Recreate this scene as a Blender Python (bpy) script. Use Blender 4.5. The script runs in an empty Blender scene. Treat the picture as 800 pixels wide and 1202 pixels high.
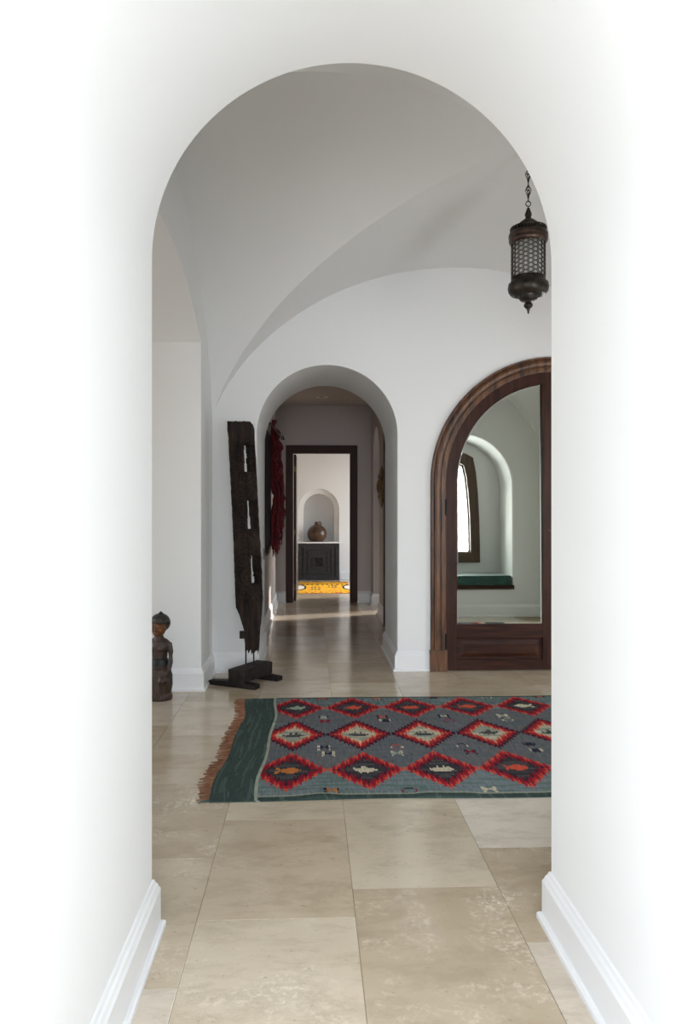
import bpy, bmesh, math, random
from mathutils import Vector, Matrix, noise
from mathutils.geometry import tessellate_polygon
random.seed(7)
PI = math.pi
sc = bpy.context.scene
col = sc.collection

# ------------------------------------------------------------------ camera
EYE = 1.555
YAW = math.radians(2.31)
cd = bpy.data.cameras.new('camera')
cd.sensor_fit = 'HORIZONTAL'; cd.sensor_width = 36.0; cd.lens = 867.0/800.0*36.0
cd.clip_start = 0.05; cd.clip_end = 200
cam = bpy.data.objects.new('camera', cd); col.objects.link(cam)
cam.location = (0, 0, EYE); cam.rotation_euler = (PI/2, 0, -YAW)
sc.camera = cam

# ------------------------------------------------------------------ world, sun, window light
w = bpy.data.worlds.new('sky'); sc.world = w; w.use_nodes = True
nt = w.node_tree; nt.nodes.clear()
sky = nt.nodes.new('ShaderNodeTexSky'); sky.sky_type = 'NISHITA'; sky.sun_disc = False
sky.sun_elevation = math.radians(32); sky.sun_rotation = math.radians(70)
bg = nt.nodes.new('ShaderNodeBackground'); bg.inputs[1].default_value = 0.5
wo = nt.nodes.new('ShaderNodeOutputWorld')
nt.links.new(sky.outputs[0], bg.inputs[0]); nt.links.new(bg.outputs[0], wo.inputs[0])

SUN_DIR = Vector((-0.90, -0.33, -0.39)).normalized()
sd = bpy.data.lights.new('sun', 'SUN'); sd.energy = 5.0; sd.angle = math.radians(0.6); sd.color = (1, .95, .88)
so = bpy.data.objects.new('sun', sd); col.objects.link(so)
so.rotation_euler = SUN_DIR.to_track_quat('-Z', 'Y').to_euler(); so.location = (12, 14, 6)

def window_light(name, loc, direction, sx, sy, power, color=(1, 1, 1)):
    l = bpy.data.lights.new(name, 'AREA'); l.shape = 'RECTANGLE'; l.size = sx; l.size_y = sy
    l.energy = power; l.color = color
    o = bpy.data.objects.new(name, l); col.objects.link(o)
    o.location = loc; o.rotation_euler = Vector(direction).to_track_quat('-Z', 'Z').to_euler()
    return o
# daylight at each window opening (just outside the pane), plus an added side fill
window_light('daylight_front', (-0.5, -4.3, 1.9), (0, 1, 0), 3.6, 2.6, 450, (.86, .918, 1))
window_light('daylight_front', (-2.9, -1.5, 1.8), (1, 0, 0), 2.4, 2.2, 125, (.86, .918, 1))
window_light('daylight_front', (1.75, -1.5, 1.8), (-1, 0, 0), 2.4, 2.2, 125, (.86, .918, 1))
window_light('daylight_seat', (2.38, 1.55, 1.75), (0, 1, 0), 0.95, 1.8, 108, (.95, .98, 1))
window_light('added_side_fill', (5.6, 2.5, 1.6), (0, 1, 0), 1.9, 1.9, 170, (.97, .98, 1))  # added fill from the right, set at a made-up side room window
window_light('daylight_alcove', (-5.45, 4.9, 1.7), (1, 0, 0), 2.4, 1.9, 62, (1, .90, .78))
window_light('daylight_passage', (3.85, 11.9, 1.6), (-1, 0, 0), 0.9, 1.6, 30, (1, .94, .88))
window_light('daylight_far', (3.3, 15.6, 1.7), (-1, 0, 0), 2.4, 2.0, 75, (.95, .98, 1))

vs = sc.view_settings
sc.display_settings.display_device = 'sRGB'
vs.view_transform = 'Standard'; vs.look = 'None'; vs.gamma = 1; vs.exposure = 0.0; vs.use_curve_mapping = False

# ------------------------------------------------------------------ materials
def srgb(r, g, b):
    f = lambda c: (c/255/12.92) if c/255 <= .04045 else ((c/255+.055)/1.055)**2.4
    return (f(r), f(g), f(b), 1)

def mat(name, c, rough=.6, metal=0, bump=0, bscale=40, var=0, vscale=6, spec=.5, stretch=(1, 1, 1), c2=None, coat=0, bdist=.01, sheen=0, detail=6):
    m = bpy.data.materials.new(name); m.use_nodes = True
    n = m.node_tree.nodes; L = m.node_tree.links; b = n['Principled BSDF']
    b.inputs['Base Color'].default_value = c; b.inputs['Roughness'].default_value = rough
    b.inputs['Metallic'].default_value = metal; b.inputs['Specular IOR Level'].default_value = spec
    b.inputs['Coat Weight'].default_value = coat; b.inputs['Coat Roughness'].default_value = .15
    b.inputs['Sheen Weight'].default_value = sheen
    tc = n.new('ShaderNodeTexCoord'); mp = n.new('ShaderNodeMapping'); mp.inputs['Scale'].default_value = stretch
    L.new(tc.outputs['Object'], mp.inputs[0])
    if c2 is not None:
        t = n.new('ShaderNodeTexNoise'); t.inputs['Scale'].default_value = vscale; t.inputs['Detail'].default_value = detail
        t.inputs['Roughness'].default_value = .6
        L.new(mp.outputs[0], t.inputs['Vector'])
        r = n.new('ShaderNodeValToRGB'); r.color_ramp.elements[0].position = .35; r.color_ramp.elements[1].position = .68
        r.color_ramp.elements[0].color = c; r.color_ramp.elements[1].color = c2
        L.new(t.outputs['Fac'], r.inputs[0]); L.new(r.outputs[0], b.inputs['Base Color'])
    if bump:
        t2 = n.new('ShaderNodeTexNoise'); t2.inputs['Scale'].default_value = bscale; t2.inputs['Detail'].default_value = 4
        L.new(mp.outputs[0], t2.inputs['Vector'])
        bp = n.new('ShaderNodeBump'); bp.inputs['Strength'].default_value = bump; bp.inputs['Distance'].default_value = bdist
        L.new(t2.outputs['Fac'], bp.inputs['Height']); L.new(bp.outputs[0], b.inputs['Normal'])
    return m

M = {}
M['plaster'] = mat('white_plaster', (.80, .80, .79, 1), .75, bump=.12, bscale=9, bdist=.006, spec=.25)
M['alcove_plaster'] = M['plaster']
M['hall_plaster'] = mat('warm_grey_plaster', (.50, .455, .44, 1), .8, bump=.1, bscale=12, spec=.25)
M['trim'] = mat('white_trim_paint', (.80, .80, .80, 1), .35, spec=.4)
M['grout'] = mat('tile_grout', srgb(150, 134, 112), .9)
M['walnut'] = mat('walnut_casing', srgb(42, 22, 12), .42, c2=srgb(116, 74, 40), vscale=3.2, stretch=(9, 9, .8), bump=.15, bscale=20, spec=.5, bdist=.003)
M['mahogany'] = mat('mahogany_door', srgb(36, 16, 9), .45, spec=.22, c2=srgb(66, 34, 20), vscale=3.0, stretch=(10, 10, .8), bump=.1, bscale=20, bdist=.002)
M['mahogany_h'] = mat('mahogany_rail', srgb(36, 16, 9), .45, spec=.22, c2=srgb(66, 34, 20), vscale=3.0, stretch=(.8, 10, 10), bump=.1, bscale=20, bdist=.002)
M['brown_paint'] = mat('dark_brown_casing', srgb(60, 34, 29), .5, spec=.2, c2=srgb(44, 24, 20), vscale=4, stretch=(8, 8, .7))
M['window_wood'] = mat('window_wood', srgb(84, 60, 42), .5, c2=srgb(60, 40, 28), vscale=4, stretch=(8, 8, .7))
M['mirror'] = mat('mirror_silver', (.80, .85, .775, 1), .01, metal=1)
M['bevel'] = mat('mirror_bevel', (.86, .92, .88, 1), .04, metal=1)
M['old_wood'] = mat('weathered_teak', srgb(18, 14, 12), .75, c2=srgb(56, 42, 34), vscale=5, stretch=(5, 5, .7), bump=.9, bscale=30, bdist=.012, spec=.3)
M['base_wood'] = mat('blackened_wood', srgb(20, 17, 16), .65, c2=srgb(44, 36, 32), vscale=6, stretch=(3, 3, 3), bump=.6, bscale=30, bdist=.006, spec=.3)
M['iron'] = mat('black_iron', srgb(22, 20, 20), .5, metal=.6)
M['bronze'] = mat('aged_bronze', srgb(30, 28, 26), .42, metal=.7, c2=srgb(74, 66, 60), vscale=14, bump=.5, bscale=60, bdist=.002)
M['bronze_warm'] = mat('warm_bronze', srgb(48, 40, 36), .34, metal=.75, c2=srgb(98, 78, 68), vscale=10, bump=.3, bscale=60, bdist=.002)
M['brass'] = mat('hammered_brass', srgb(46, 36, 24), .35, metal=.85, c2=srgb(150, 116, 62), vscale=22, bump=.5, bscale=60, bdist=.004)
M['statue'] = mat('carved_dark_wood', srgb(34, 24, 21), .42, c2=srgb(78, 56, 44), vscale=8, stretch=(3, 3, 1), bump=.6, bscale=45, bdist=.004)
M['statue_face'] = mat('gilded_face', srgb(64, 34, 20), .34, c2=srgb(140, 88, 40), vscale=20, bump=.4, bscale=60, bdist=.003, metal=.15)
M['statue_hair'] = mat('black_lacquer_hair', srgb(26, 24, 23), .4, c2=srgb(62, 56, 50), vscale=14, bump=.8, bscale=70, bdist=.004)
M['statue_band'] = mat('black_sash', srgb(12, 10, 10), .5)
M['red_cloth'] = mat('crimson_cloth', srgb(126, 20, 38), .85, c2=srgb(52, 8, 20), vscale=14, bump=.9, bscale=90, bdist=.01, sheen=.1)
M['red_cloth_b'] = mat('faded_red_cloth', srgb(120, 34, 36), .85, c2=srgb(84, 18, 26), vscale=20, bump=.9, bscale=90, bdist=.01)
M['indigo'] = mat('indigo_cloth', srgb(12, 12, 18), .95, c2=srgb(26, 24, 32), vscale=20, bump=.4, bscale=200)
M['green_velvet'] = mat('green_velvet', srgb(14, 62, 56), .6, c2=srgb(26, 84, 76), vscale=7, bump=.25, bscale=60, sheen=.5)
M['charcoal'] = mat('charcoal_carved_wood', srgb(38, 38, 41), .5, spec=.3, c2=srgb(60, 59, 61), vscale=20, stretch=(3, 3, 1), bump=.3, bscale=80, bdist=.002)
M['marble'] = mat('pale_stone_top', (.8, .8, .78, 1), .25)
M['clay'] = mat('brown_glazed_clay', srgb(52, 36, 26), .3, c2=srgb(92, 66, 46), vscale=9, bump=.2, bscale=20)
M['fringe'] = mat('tan_fringe', srgb(104, 66, 44), .9, c2=srgb(150, 104, 76), vscale=20)
M['white_plastic'] = mat('white_plastic', (.75, .75, .74, 1), .4)
M['dark_plastic'] = mat('dark_plate', srgb(70, 60, 55), .4)
M['lead'] = mat('window_muntin', srgb(48, 36, 28), .6)

# lantern glass
def glass(name, c, rough, alpha=1):
    m = bpy.data.materials.new(name); m.use_nodes = True
    b = m.node_tree.nodes['Principled BSDF']
    b.inputs['Base Color'].default_value = c; b.inputs['Roughness'].default_value = rough
    b.inputs['Transmission Weight'].default_value = 1; b.inputs['IOR'].default_value = 1.3
    return m
M['lantern_glass'] = glass('frosted_lantern_glass', (.93, .93, .88, 1), .32)
M['lantern_glass'].node_tree.nodes['Principled BSDF'].inputs['Transmission Weight'].default_value = .55
M['pane'] = bpy.data.materials.new('window_glass'); M['pane'].use_nodes = True
_n = M['pane'].node_tree.nodes; _l = M['pane'].node_tree.links; _n.clear()
_t = _n.new('ShaderNodeBsdfTransparent'); _g = _n.new('ShaderNodeBsdfGlossy'); _g.inputs['Roughness'].default_value = .02
_x = _n.new('ShaderNodeMixShader'); _x.inputs[0].default_value = .06; _o = _n.new('ShaderNodeOutputMaterial')
_l.new(_t.outputs[0], _x.inputs[1]); _l.new(_g.outputs[0], _x.inputs[2]); _l.new(_x.outputs[0], _o.inputs[0])

def travertine():
    m = bpy.data.materials.new('honed_travertine'); m.use_nodes = True
    n = m.node_tree.nodes; L = m.node_tree.links; b = n['Principled BSDF']
    tc = n.new('ShaderNodeTexCoord'); oi = n.new('ShaderNodeObjectInfo')
    add = n.new('ShaderNodeVectorMath'); add.operation = 'MULTIPLY_ADD'
    comb = n.new('ShaderNodeCombineXYZ')
    for k, f in enumerate((37.0, 61.0, 13.0)):
        mm = n.new('ShaderNodeMath'); mm.operation = 'MULTIPLY'; mm.inputs[1].default_value = f
        L.new(oi.outputs['Random'], mm.inputs[0]); L.new(mm.outputs[0], comb.inputs[k])
    L.new(tc.outputs['Object'], add.inputs[0]); add.inputs[1].default_value = (1, 1, 1); L.new(comb.outputs[0], add.inputs[2])
    def nz(scale, detail, rough, dist=0, st=(1, 1, 1)):
        mp = n.new('ShaderNodeMapping'); mp.inputs['Scale'].default_value = st; L.new(add.outputs[0], mp.inputs[0])
        t = n.new('ShaderNodeTexNoise'); t.inputs['Scale'].default_value = scale; t.inputs['Detail'].default_value = detail
        t.inputs['Roughness'].default_value = rough; t.inputs['Distortion'].default_value = dist
        L.new(mp.outputs[0], t.inputs['Vector']); return t
    def ramp(src, p0, p1, c0, c1):
        r = n.new('ShaderNodeValToRGB'); e = r.color_ramp.elements
        e[0].position = p0; e[1].position = p1; e[0].color = c0; e[1].color = c1
        L.new(src, r.inputs[0]); return r
    def mix(fac, a, bb, mode='MIX'):
        x = n.new('ShaderNodeMix'); x.data_type = 'RGBA'; x.blend_type = mode
        if isinstance(fac, float): x.inputs[0].default_value = fac
        else: L.new(fac, x.inputs[0])
        for s, i in ((a, 6), (bb, 7)):
            if isinstance(s, tuple): x.inputs[i].default_value = s
            else: L.new(s, x.inputs[i])
        return x.outputs[2]
    big = ramp(nz(2.6, 6, .6, .2).outputs['Fac'], .32, .68, srgb(182, 166, 143), srgb(206, 194, 175))
    tone_out = oi.outputs['Color']
    c = mix(.62, big.outputs[0], tone_out)
    veins = ramp(nz(3.2, 9, .72, .25, (1, 2.2, 1)).outputs['Fac'], .47, .66, (0, 0, 0, 1), (1, 1, 1, 1))
    vm = n.new('ShaderNodeMath'); vm.operation = 'MULTIPLY'; vm.inputs[1].default_value = .42; L.new(veins.outputs[0], vm.inputs[0])
    c = mix(vm.outputs[0], c, srgb(154, 137, 114))
    # pale fossil flecks gathered in clouds
    cl = ramp(nz(2.6, 4, .65, .3).outputs['Fac'], .50, .68, (0, 0, 0, 1), (1, 1, 1, 1))
    fl = ramp(nz(34, 6, .7, .3).outputs['Fac'], .50, .60, (0, 0, 0, 1), (1, 1, 1, 1))
    fm = n.new('ShaderNodeMath'); fm.operation = 'MULTIPLY'; L.new(cl.outputs[0], fm.inputs[0]); L.new(fl.outputs[0], fm.inputs[1])
    fm2 = n.new('ShaderNodeMath'); fm2.operation = 'MULTIPLY'; L.new(fm.outputs[0], fm2.inputs[0]); L.new(oi.outputs['Alpha'], fm2.inputs[1])
    c = mix(fm2.outputs[0], c, srgb(226, 214, 194))
    pit = ramp(nz(48, 3, .5, .2).outputs['Fac'], .28, .33, (1, 1, 1, 1), (0, 0, 0, 1))
    pm = n.new('ShaderNodeMath'); pm.operation = 'MULTIPLY'; L.new(pit.outputs[0], pm.inputs[0]); pm.inputs[1].default_value = .35
    c = mix(pm.outputs[0], c, srgb(126, 104, 78))
    L.new(c, b.inputs['Base Color'])
    rr = ramp(nz(9, 4, .6).outputs['Fac'], .3, .7, (.09, .09, .09, 1), (.17, .17, .17, 1)); L.new(rr.outputs[0], b.inputs['Roughness'])
    b.inputs['Specular IOR Level'].default_value = .55
    bp = n.new('ShaderNodeBump'); bp.inputs['Strength'].default_value = .05; bp.inputs['Distance'].default_value = .002
    L.new(fl.outputs[0], bp.inputs['Height']); L.new(bp.outputs[0], b.inputs['Normal'])
    return m
M['travertine'] = travertine()

def woven(name, rough=.95):
    m = bpy.data.materials.new(name); m.use_nodes = True
    n = m.node_tree.nodes; L = m.node_tree.links; b = n['Principled BSDF']; b.inputs['Roughness'].default_value = rough
    b.inputs['Specular IOR Level'].default_value = .15
    a = n.new('ShaderNodeAttribute'); a.attribute_name = 'weave'
    tc = n.new('ShaderNodeTexCoord'); mp = n.new('ShaderNodeMapping'); mp.inputs['Scale'].default_value = (1, .12, 1)
    L.new(tc.outputs['Object'], mp.inputs[0])
    t = n.new('ShaderNodeTexNoise'); t.inputs['Scale'].default_value = 130; t.inputs['Detail'].default_value = 3
    L.new(mp.outputs[0], t.inputs['Vector'])
    r = n.new('ShaderNodeValToRGB'); r.color_ramp.elements[0].position = .3; r.color_ramp.elements[1].position = .7
    r.color_ramp.elements[0].color = (.74, .74, .74, 1); r.color_ramp.elements[1].color = (1.12, 1.12, 1.12, 1)
    L.new(t.outputs['Fac'], r.inputs[0])
    x = n.new('ShaderNodeMix'); x.data_type = 'RGBA'; x.blend_type = 'MULTIPLY'; x.inputs[0].default_value = 1
    L.new(a.outputs['Color'], x.inputs[6]); L.new(r.outputs[0], x.inputs[7]); L.new(x.outputs[2], b.inputs['Base Color'])
    bp = n.new('ShaderNodeBump'); bp.inputs['Strength'].default_value = .5; bp.inputs['Distance'].default_value = .002
    L.new(t.outputs['Fac'], bp.inputs['Height']); L.new(bp.outputs[0], b.inputs['Normal'])
    return m
M['kilim'] = woven('kilim_weave')

# ------------------------------------------------------------------ helpers
def link(name, me, m=None, parent=None, smooth=False):
    o = bpy.data.objects.new(name, me); col.objects.link(o)
    if m is not None and not me.materials: me.materials.append(m)
    if parent: o.parent = parent
    if smooth:
        for p in me.polygons: p.use_smooth = True
    return o

def from_bm(name, bm, m, parent=None, smooth=False, fix=True):
    if fix: bmesh.ops.recalc_face_normals(bm, faces=bm.faces)
    me = bpy.data.meshes.new(name); bm.to_mesh(me); bm.free()
    return link(name, me, m, parent, smooth)

def struct(o): o['kind'] = 'structure'; return o
def thing(o, label, cat, group=None):
    o['label'] = label; o['category'] = cat
    if group: o['group'] = group
    return o
def empty(name, loc, rz=0):
    o = bpy.data.objects.new(name, None); col.objects.link(o); o.location = loc; o.rotation_euler = (0, 0, rz)
    o.empty_display_size = .1; return o

def box(bm, x0, x1, y0, y1, z0, z1, bev=0):
    r = bmesh.ops.create_cube(bm, size=1)
    vs_ = r['verts']
    for v in vs_:
        v.co = Vector((x0+(v.co.x+.5)*(x1-x0), y0+(v.co.y+.5)*(y1-y0), z0+(v.co.z+.5)*(z1-z0)))
    if bev:
        es = set(e for v in vs_ for e in v.link_edges)
        bmesh.ops.bevel(bm, geom=list(es), offset=bev, segments=2, affect='EDGES', profile=.6)
    return vs_
def box_obj(name, dims, m, parent=None, bev=0):
    bm = bmesh.new(); box(bm, *dims, bev=bev); return from_bm(name, bm, m, parent)

def lathe(bm, prof, cx=0, cy=0, seg=32, cap=True, sx=1, sy=1):
    rings = []
    for r, z in prof:
        r = max(r, .0004)
        rings.append([bm.verts.new((cx+r*sx*math.cos(2*PI*k/seg), cy+r*sy*math.sin(2*PI*k/seg), z)) for k in range(seg)])
    for a, b in zip(rings, rings[1:]):
        for k in range(seg):
            bm.faces.new((a[k], a[(k+1) % seg], b[(k+1) % seg], b[k]))
    if cap:
        bm.faces.new(rings[0]); bm.faces.new(rings[-1])

def tube(bm, pts, r, seg=8, closed=False, taper=None):
    pts = [Vector(p) for p in pts]; n = len(pts); rings = []
    up = Vector((0, 0, 1))
    for i, p in enumerate(pts):
        a = pts[(i-1) % n] if (closed or i > 0) else pts[i]; b = pts[(i+1) % n] if (closed or i < n-1) else pts[i]
        t = (b-a).normalized(); u = t.cross(up)
        if u.length < 1e-3: u = t.cross(Vector((1, 0, 0)))
        u.normalize(); v = t.cross(u).normalized()
        rr = r if taper is None else r*(1+(taper-1)*i/max(1, n-1))
        rings.append([bm.verts.new(p+u*rr*math.cos(2*PI*k/seg)+v*rr*math.sin(2*PI*k/seg)) for k in range(seg)])
    m_ = n if closed else n-1
    for i in range(m_):
        a = rings[i]; b = rings[(i+1) % n]
        for k in range(seg): bm.faces.new((a[k], a[(k+1) % seg], b[(k+1) % seg], b[k]))
    if not closed: bm.faces.new(rings[0]); bm.faces.new(rings[-1])

def prism(bm, loops, fn, d0, d1):
    """solid from 2-D loops (first outer, others holes); fn(a,b,d)->Vector"""
    vl = [[Vector((p[0], p[1], 0)) for p in lp] for lp in loops]
    tris = tessellate_polygon(vl)
    flat = [p for lp in loops for p in lp]
    A = [bm.verts.new(fn(p[0], p[1], d0)) for p in flat]; B = [bm.verts.new(fn(p[0], p[1], d1)) for p in flat]
    for t in tris:
        try:
            bm.faces.new([A[i] for i in t]); bm.faces.new([B[i] for i in reversed(t)])
        except ValueError: pass
    k = 0
    for lp in loops:
        n = len(lp)
        for i in range(n):
            j = (i+1) % n
            bm.faces.new((A[k+i], A[k+j], B[k+j], B[k+i]))
        k += n
fXZ = lambda a, b, d: Vector((a, d, b))      # loop in X,Z extruded along Y
fYZ = lambda a, b, d: Vector((d, a, b))      # loop in Y,Z extruded along X

def arch(x0, x1, zs, zt, z0=0, n=48):
    """arched outline: up x0, over, down x1"""
    cx = (x0+x1)/2; rx = (x1-x0)/2; rz = zt-zs
    pts = [(x0, z0)] + [(cx-rx*math.cos(PI*i/n), zs+rz*math.sin(PI*i/n)) for i in range(n+1)] + [(x1, z0)]
    return pts
def seg_arch(x0, x1, zs, zt, z0=0, n=40):
    cx = (x0+x1)/2; h = (x1-x0)/2; s = zt-zs; r = (h*h+s*s)/(2*s); a = math.asin(h/r); cz = zt-r
    return [(x0, z0)] + [(cx+r*math.sin(-a+2*a*i/n), cz+r*math.cos(-a+2*a*i/n)) for i in range(n+1)] + [(x1, z0)]

def notched(x0, x1, z1, doors):
    """outer rectangle whose bottom edge (z=0) is notched by door outlines (each from z=0)"""
    pts = [(x0, -.02)]
    pts += [(x0, z1), (x1, z1), (x1, -.02)]
    for d in sorted(doors, key=lambda d: -d[0][0]):
        dd = [(p[0], -.02 if p[1] == 0 else p[1]) for p in d]
        pts += list(reversed(dd))
    return pts

def solid_wall(name, fn, outline, holes, d0, d1, m, bev=0):
    bm = bmesh.new(); prism(bm, [outline]+holes, fn, d0, d1)
    bmesh.ops.remove_doubles(bm, verts=bm.verts, dist=1e-5)
    bmesh.ops.dissolve_limit(bm, angle_limit=math.radians(.5), verts=bm.verts, edges=bm.edges)
    o = struct(from_bm(name, bm, m))
    if bev:
        b = o.modifiers.new('edge', 'BEVEL'); b.width = bev; b.segments = 3; b.limit_method = 'ANGLE'; b.angle_limit = math.radians(50); b.harden_normals = True
    sm = o.data
    for p in sm.polygons: p.use_smooth = True
    sm.set_sharp_from_angle(angle=math.radians(30))
    return o

BB = [(.0, .0), (.042, .0), (.042, .018), (.036, .026), (.026, .028), (.026, .150), (.020, .160), (.016, .172), (.010, .180), (.006, .192), (.0, .196)]
def baseboard(name, path, closed=False, parent=None, sc_=1.0, m=None):
    """skirting with moulded top swept along floor path; wall is on the left of travel, profile grows to the right"""
    bm = bmesh.new(); P = [Vector((p[0], p[1])) for p in path]; n = len(P); rings = []
    for i, p in enumerate(P):
        ns = []
        if i > 0: t = (P[i]-P[i-1]).normalized(); ns.append(Vector((t.y, -t.x)))
        if i < n-1: t = (P[i+1]-P[i]).normalized(); ns.append(Vector((t.y, -t.x)))
        if len(ns) == 2:
            s = ns[0]+ns[1]; s = s/(1+ns[0].dot(ns[1]))
        else: s = ns[0]
        rings.append([bm.verts.new((p.x+s.x*a*sc_, p.y+s.y*a*sc_, b*sc_)) for a, b in BB])
    for a, b in zip(rings, rings[1:]):
        for k in range(len(BB)-1): bm.faces.new((a[k], a[k+1], b[k+1], b[k]))
    bm.faces.new(rings[0]); bm.faces.new(rings[-1])
    return struct(from_bm(name, bm, m or M['trim'], parent))

# ------------------------------------------------------------------ setting
XL, XR, YF, YB = -0.957, 3.65, 2.76, 7.21      # vaulted vestibule
HALL = 8.42; DOORY = 12.70; FARY = 17.07
TL, TR = -0.587, 0.905                          # front passage
# tunnel / front wall
solid_wall('wall_front', fXZ, notched(-3.6, 1.35, 4.7, [arch(TL, TR, 2.485, 3.231, n=72)]), [], .95, YF, M['plaster'], bev=.008)
# front wall right of the passage with the window seat niche
NX0, NX1, SEAT = 1.58, 3.19, .45
niche = [(x, z) for x, z in arch(NX0, NX1, 2.06, 2.89, SEAT, 48)]
solid_wall('wall_seat', fXZ, [(1.35, 0), (1.35, 4.7), (3.9, 4.7), (3.9, 0)], [niche], 1.95, YF, M['plaster'], bev=.03)
WX0, WX1 = 1.93, 2.83
def win_outline(g, z0):
    side = [(.45, .84), (.448, 1.2), (.438, 1.6), (.418, 2.0), (.385, 2.35), (.34, 2.58), (.22, 2.645), (.11, 2.67)]
    pts = []
    for x, z in side:
        k = (z-.84)/(2.67-.84); pts.append((x-g, z0+(2.67-g*.9-z0)*k))
    m_ = (WX0+WX1)/2
    return [(m_-x, z) for x, z in pts]+[(m_+x, z) for x, z in reversed(pts)]
solid_wall('wall_seat', fXZ, [(1.35, 0), (1.35, 4.7), (3.9, 4.7), (3.9, 0)], [win_outline(.0, .84)], 1.72, 1.95, M['plaster'])
# left: deep segmental-arched recess
solid_wall('wall_left', fYZ, notched(YF, YB, 4.7, [seg_arch(3.22, 6.48, 3.03, 3.45)]), [], -3.2, XL, M['plaster'], bev=.006)
solid_wall('wall_alcove', fYZ, [(YF, 0), (YF, 4.7), (YB, 4.7), (YB, 0)], [[(3.6, .6), (3.6, 2.7), (6.2, 2.7), (6.2, .6)]], -5.4, -5.25, M['plaster'])
for y0, y1 in ((2.7, 2.76), (7.21, 7.3)):
    struct(box_obj('wall_alcove', (-5.3, -3.2, y0, y1, 0, 4.7), M['plaster']))
# right wall with an added, unseen opening that lets in the side fill
solid_wall('wall_right', fYZ, [(YF, 0), (YF, 4.7), (YB, 4.7), (YB, 0)], [arch(4.4, 6.5, 2.0, 2.75, .25, 24)], XR, XR+.25, M['plaster'])
solid_wall('wall_side_added', fXZ, [(3.7, 0), (3.7, 3.6), (7.0, 3.6), (7.0, 0)], [[(4.6, .6), (4.6, 2.6), (6.6, 2.6), (6.6, .6)]], YF-.2, YF, M['plaster'])  # added unseen side room: keeps sun off the opening, carries the fill
struct(box_obj('wall_side_added', (7.0, 7.2, YF-.2, YB+.2, 0, 3.6), M['plaster']))
struct(box_obj('wall_side_added', (3.7, 7.0, YB, YB+.2, 0, 3.6), M['plaster']))
struct(box_obj('ceiling', (3.7, 7.2, YF-.2, YB+.2, 3.6, 3.75), M['plaster']))  # lid of the added side room
struct(box_obj('floor', (4.0, 7.2, YF-.2, YB+.2, -.06, 0), M['travertine']))  # ground of the added side room
# back wall with corridor arch
AX0, AX1 = -.527, .843
solid_wall('wall_back', fXZ, notched(-3.3, 3.9, 4.7, [arch(AX0, AX1, 2.31, 2.99, n=56)]), [], YB, HALL, M['plaster'], bev=.008)
# vault
Hc, Bv, Kv = 4.05, 2.23, .949
CX, CY = 1.463, 4.93
def vf(q): return Hc-Bv*(1-math.sqrt(max(0, 1-(Kv*q)**2)))
def vpos(u, v, z):
    x = CX+u*((CX-XL+.03) if u < 0 else (XR-CX+.03)); y = CY+v*((CY-YF+.03) if v < 0 else (YB-CY+.03))
    return Vector((x, y, z-.04*(y-CY)))
bm = bmesh.new(); NS = 40
for side in range(4):
    g = []
    for i in range(NS+1):
        s = i/NS; row = []
        for j in range(2*NS+1):
            w_ = -1+j/NS; q = w_*s
            u, v = {0: (-s, q), 1: (s, -q), 2: (q, s), 3: (-q, -s)}[side]
            row.append(bm.verts.new(vpos(u, v, vf(q))))
        g.append(row)
    for i in range(NS):
        for j in range(2*NS):
            try: bm.faces.new((g[i][j], g[i+1][j], g[i+1][j+1], g[i][j+1]))
            except ValueError: pass
for f in bm.faces: pass
bmesh.ops.dissolve_degenerate(bm, dist=1e-6, edges=bm.edges)
o = struct(from_bm('ceiling', bm, M['plaster'], smooth=True, fix=False)); o.name = 'ceiling'
struct(box_obj('ceiling', (-5.4, 3.9, .95, HALL, 4.68, 4.85), M['plaster']))
# front hall behind the camera
FH = (-2.6, 1.5, -4.0, .95)
solid_wall('wall_entry', fXZ, [(-2.6, 0), (-2.6, 3.6), (1.5, 3.6), (1.5, 0)], [[(-2.3, .6), (-2.3, 3.1), (1.2, 3.1), (1.2, .6)]], -4.15, -4.0, M['plaster'])
for x0, x1 in ((-2.75, -2.6), (1.5, 1.65)):
    solid_wall('wall_entry', fYZ, [(-4.15, 0), (-4.15, 3.6), (.95, 3.6), (.95, 0)], [[(-2.7, .7), (-2.7, 2.9), (-.3, 2.9), (-.3, .7)]], x0, x1, M['plaster'])
struct(box_obj('ceiling', (-2.75, 1.65, -4.15, .95, 3.6, 3.75), M['plaster']))
# hallway
HXL, HXR, HC = -.60, 1.03, 3.39
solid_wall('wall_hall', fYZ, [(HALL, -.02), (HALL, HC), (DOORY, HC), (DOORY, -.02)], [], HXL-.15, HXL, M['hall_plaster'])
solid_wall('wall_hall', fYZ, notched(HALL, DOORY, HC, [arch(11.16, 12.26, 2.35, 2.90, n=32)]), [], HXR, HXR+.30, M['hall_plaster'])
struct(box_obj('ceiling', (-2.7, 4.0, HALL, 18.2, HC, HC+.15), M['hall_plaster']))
# room right of the hallway, reached through its arch
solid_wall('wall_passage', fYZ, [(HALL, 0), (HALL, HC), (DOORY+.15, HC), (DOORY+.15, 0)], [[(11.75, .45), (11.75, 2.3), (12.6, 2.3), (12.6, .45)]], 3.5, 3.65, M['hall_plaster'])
# door wall
DX0, DX1, DH = -.33, .69, 2.585
solid_wall('wall_door', fXZ, notched(-2.6, 3.65, HC, [[(DX0, 0), (DX0, DH), (DX1, DH), (DX1, 0)]]), [], DOORY, DOORY+.15, M['hall_plaster'])
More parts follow.
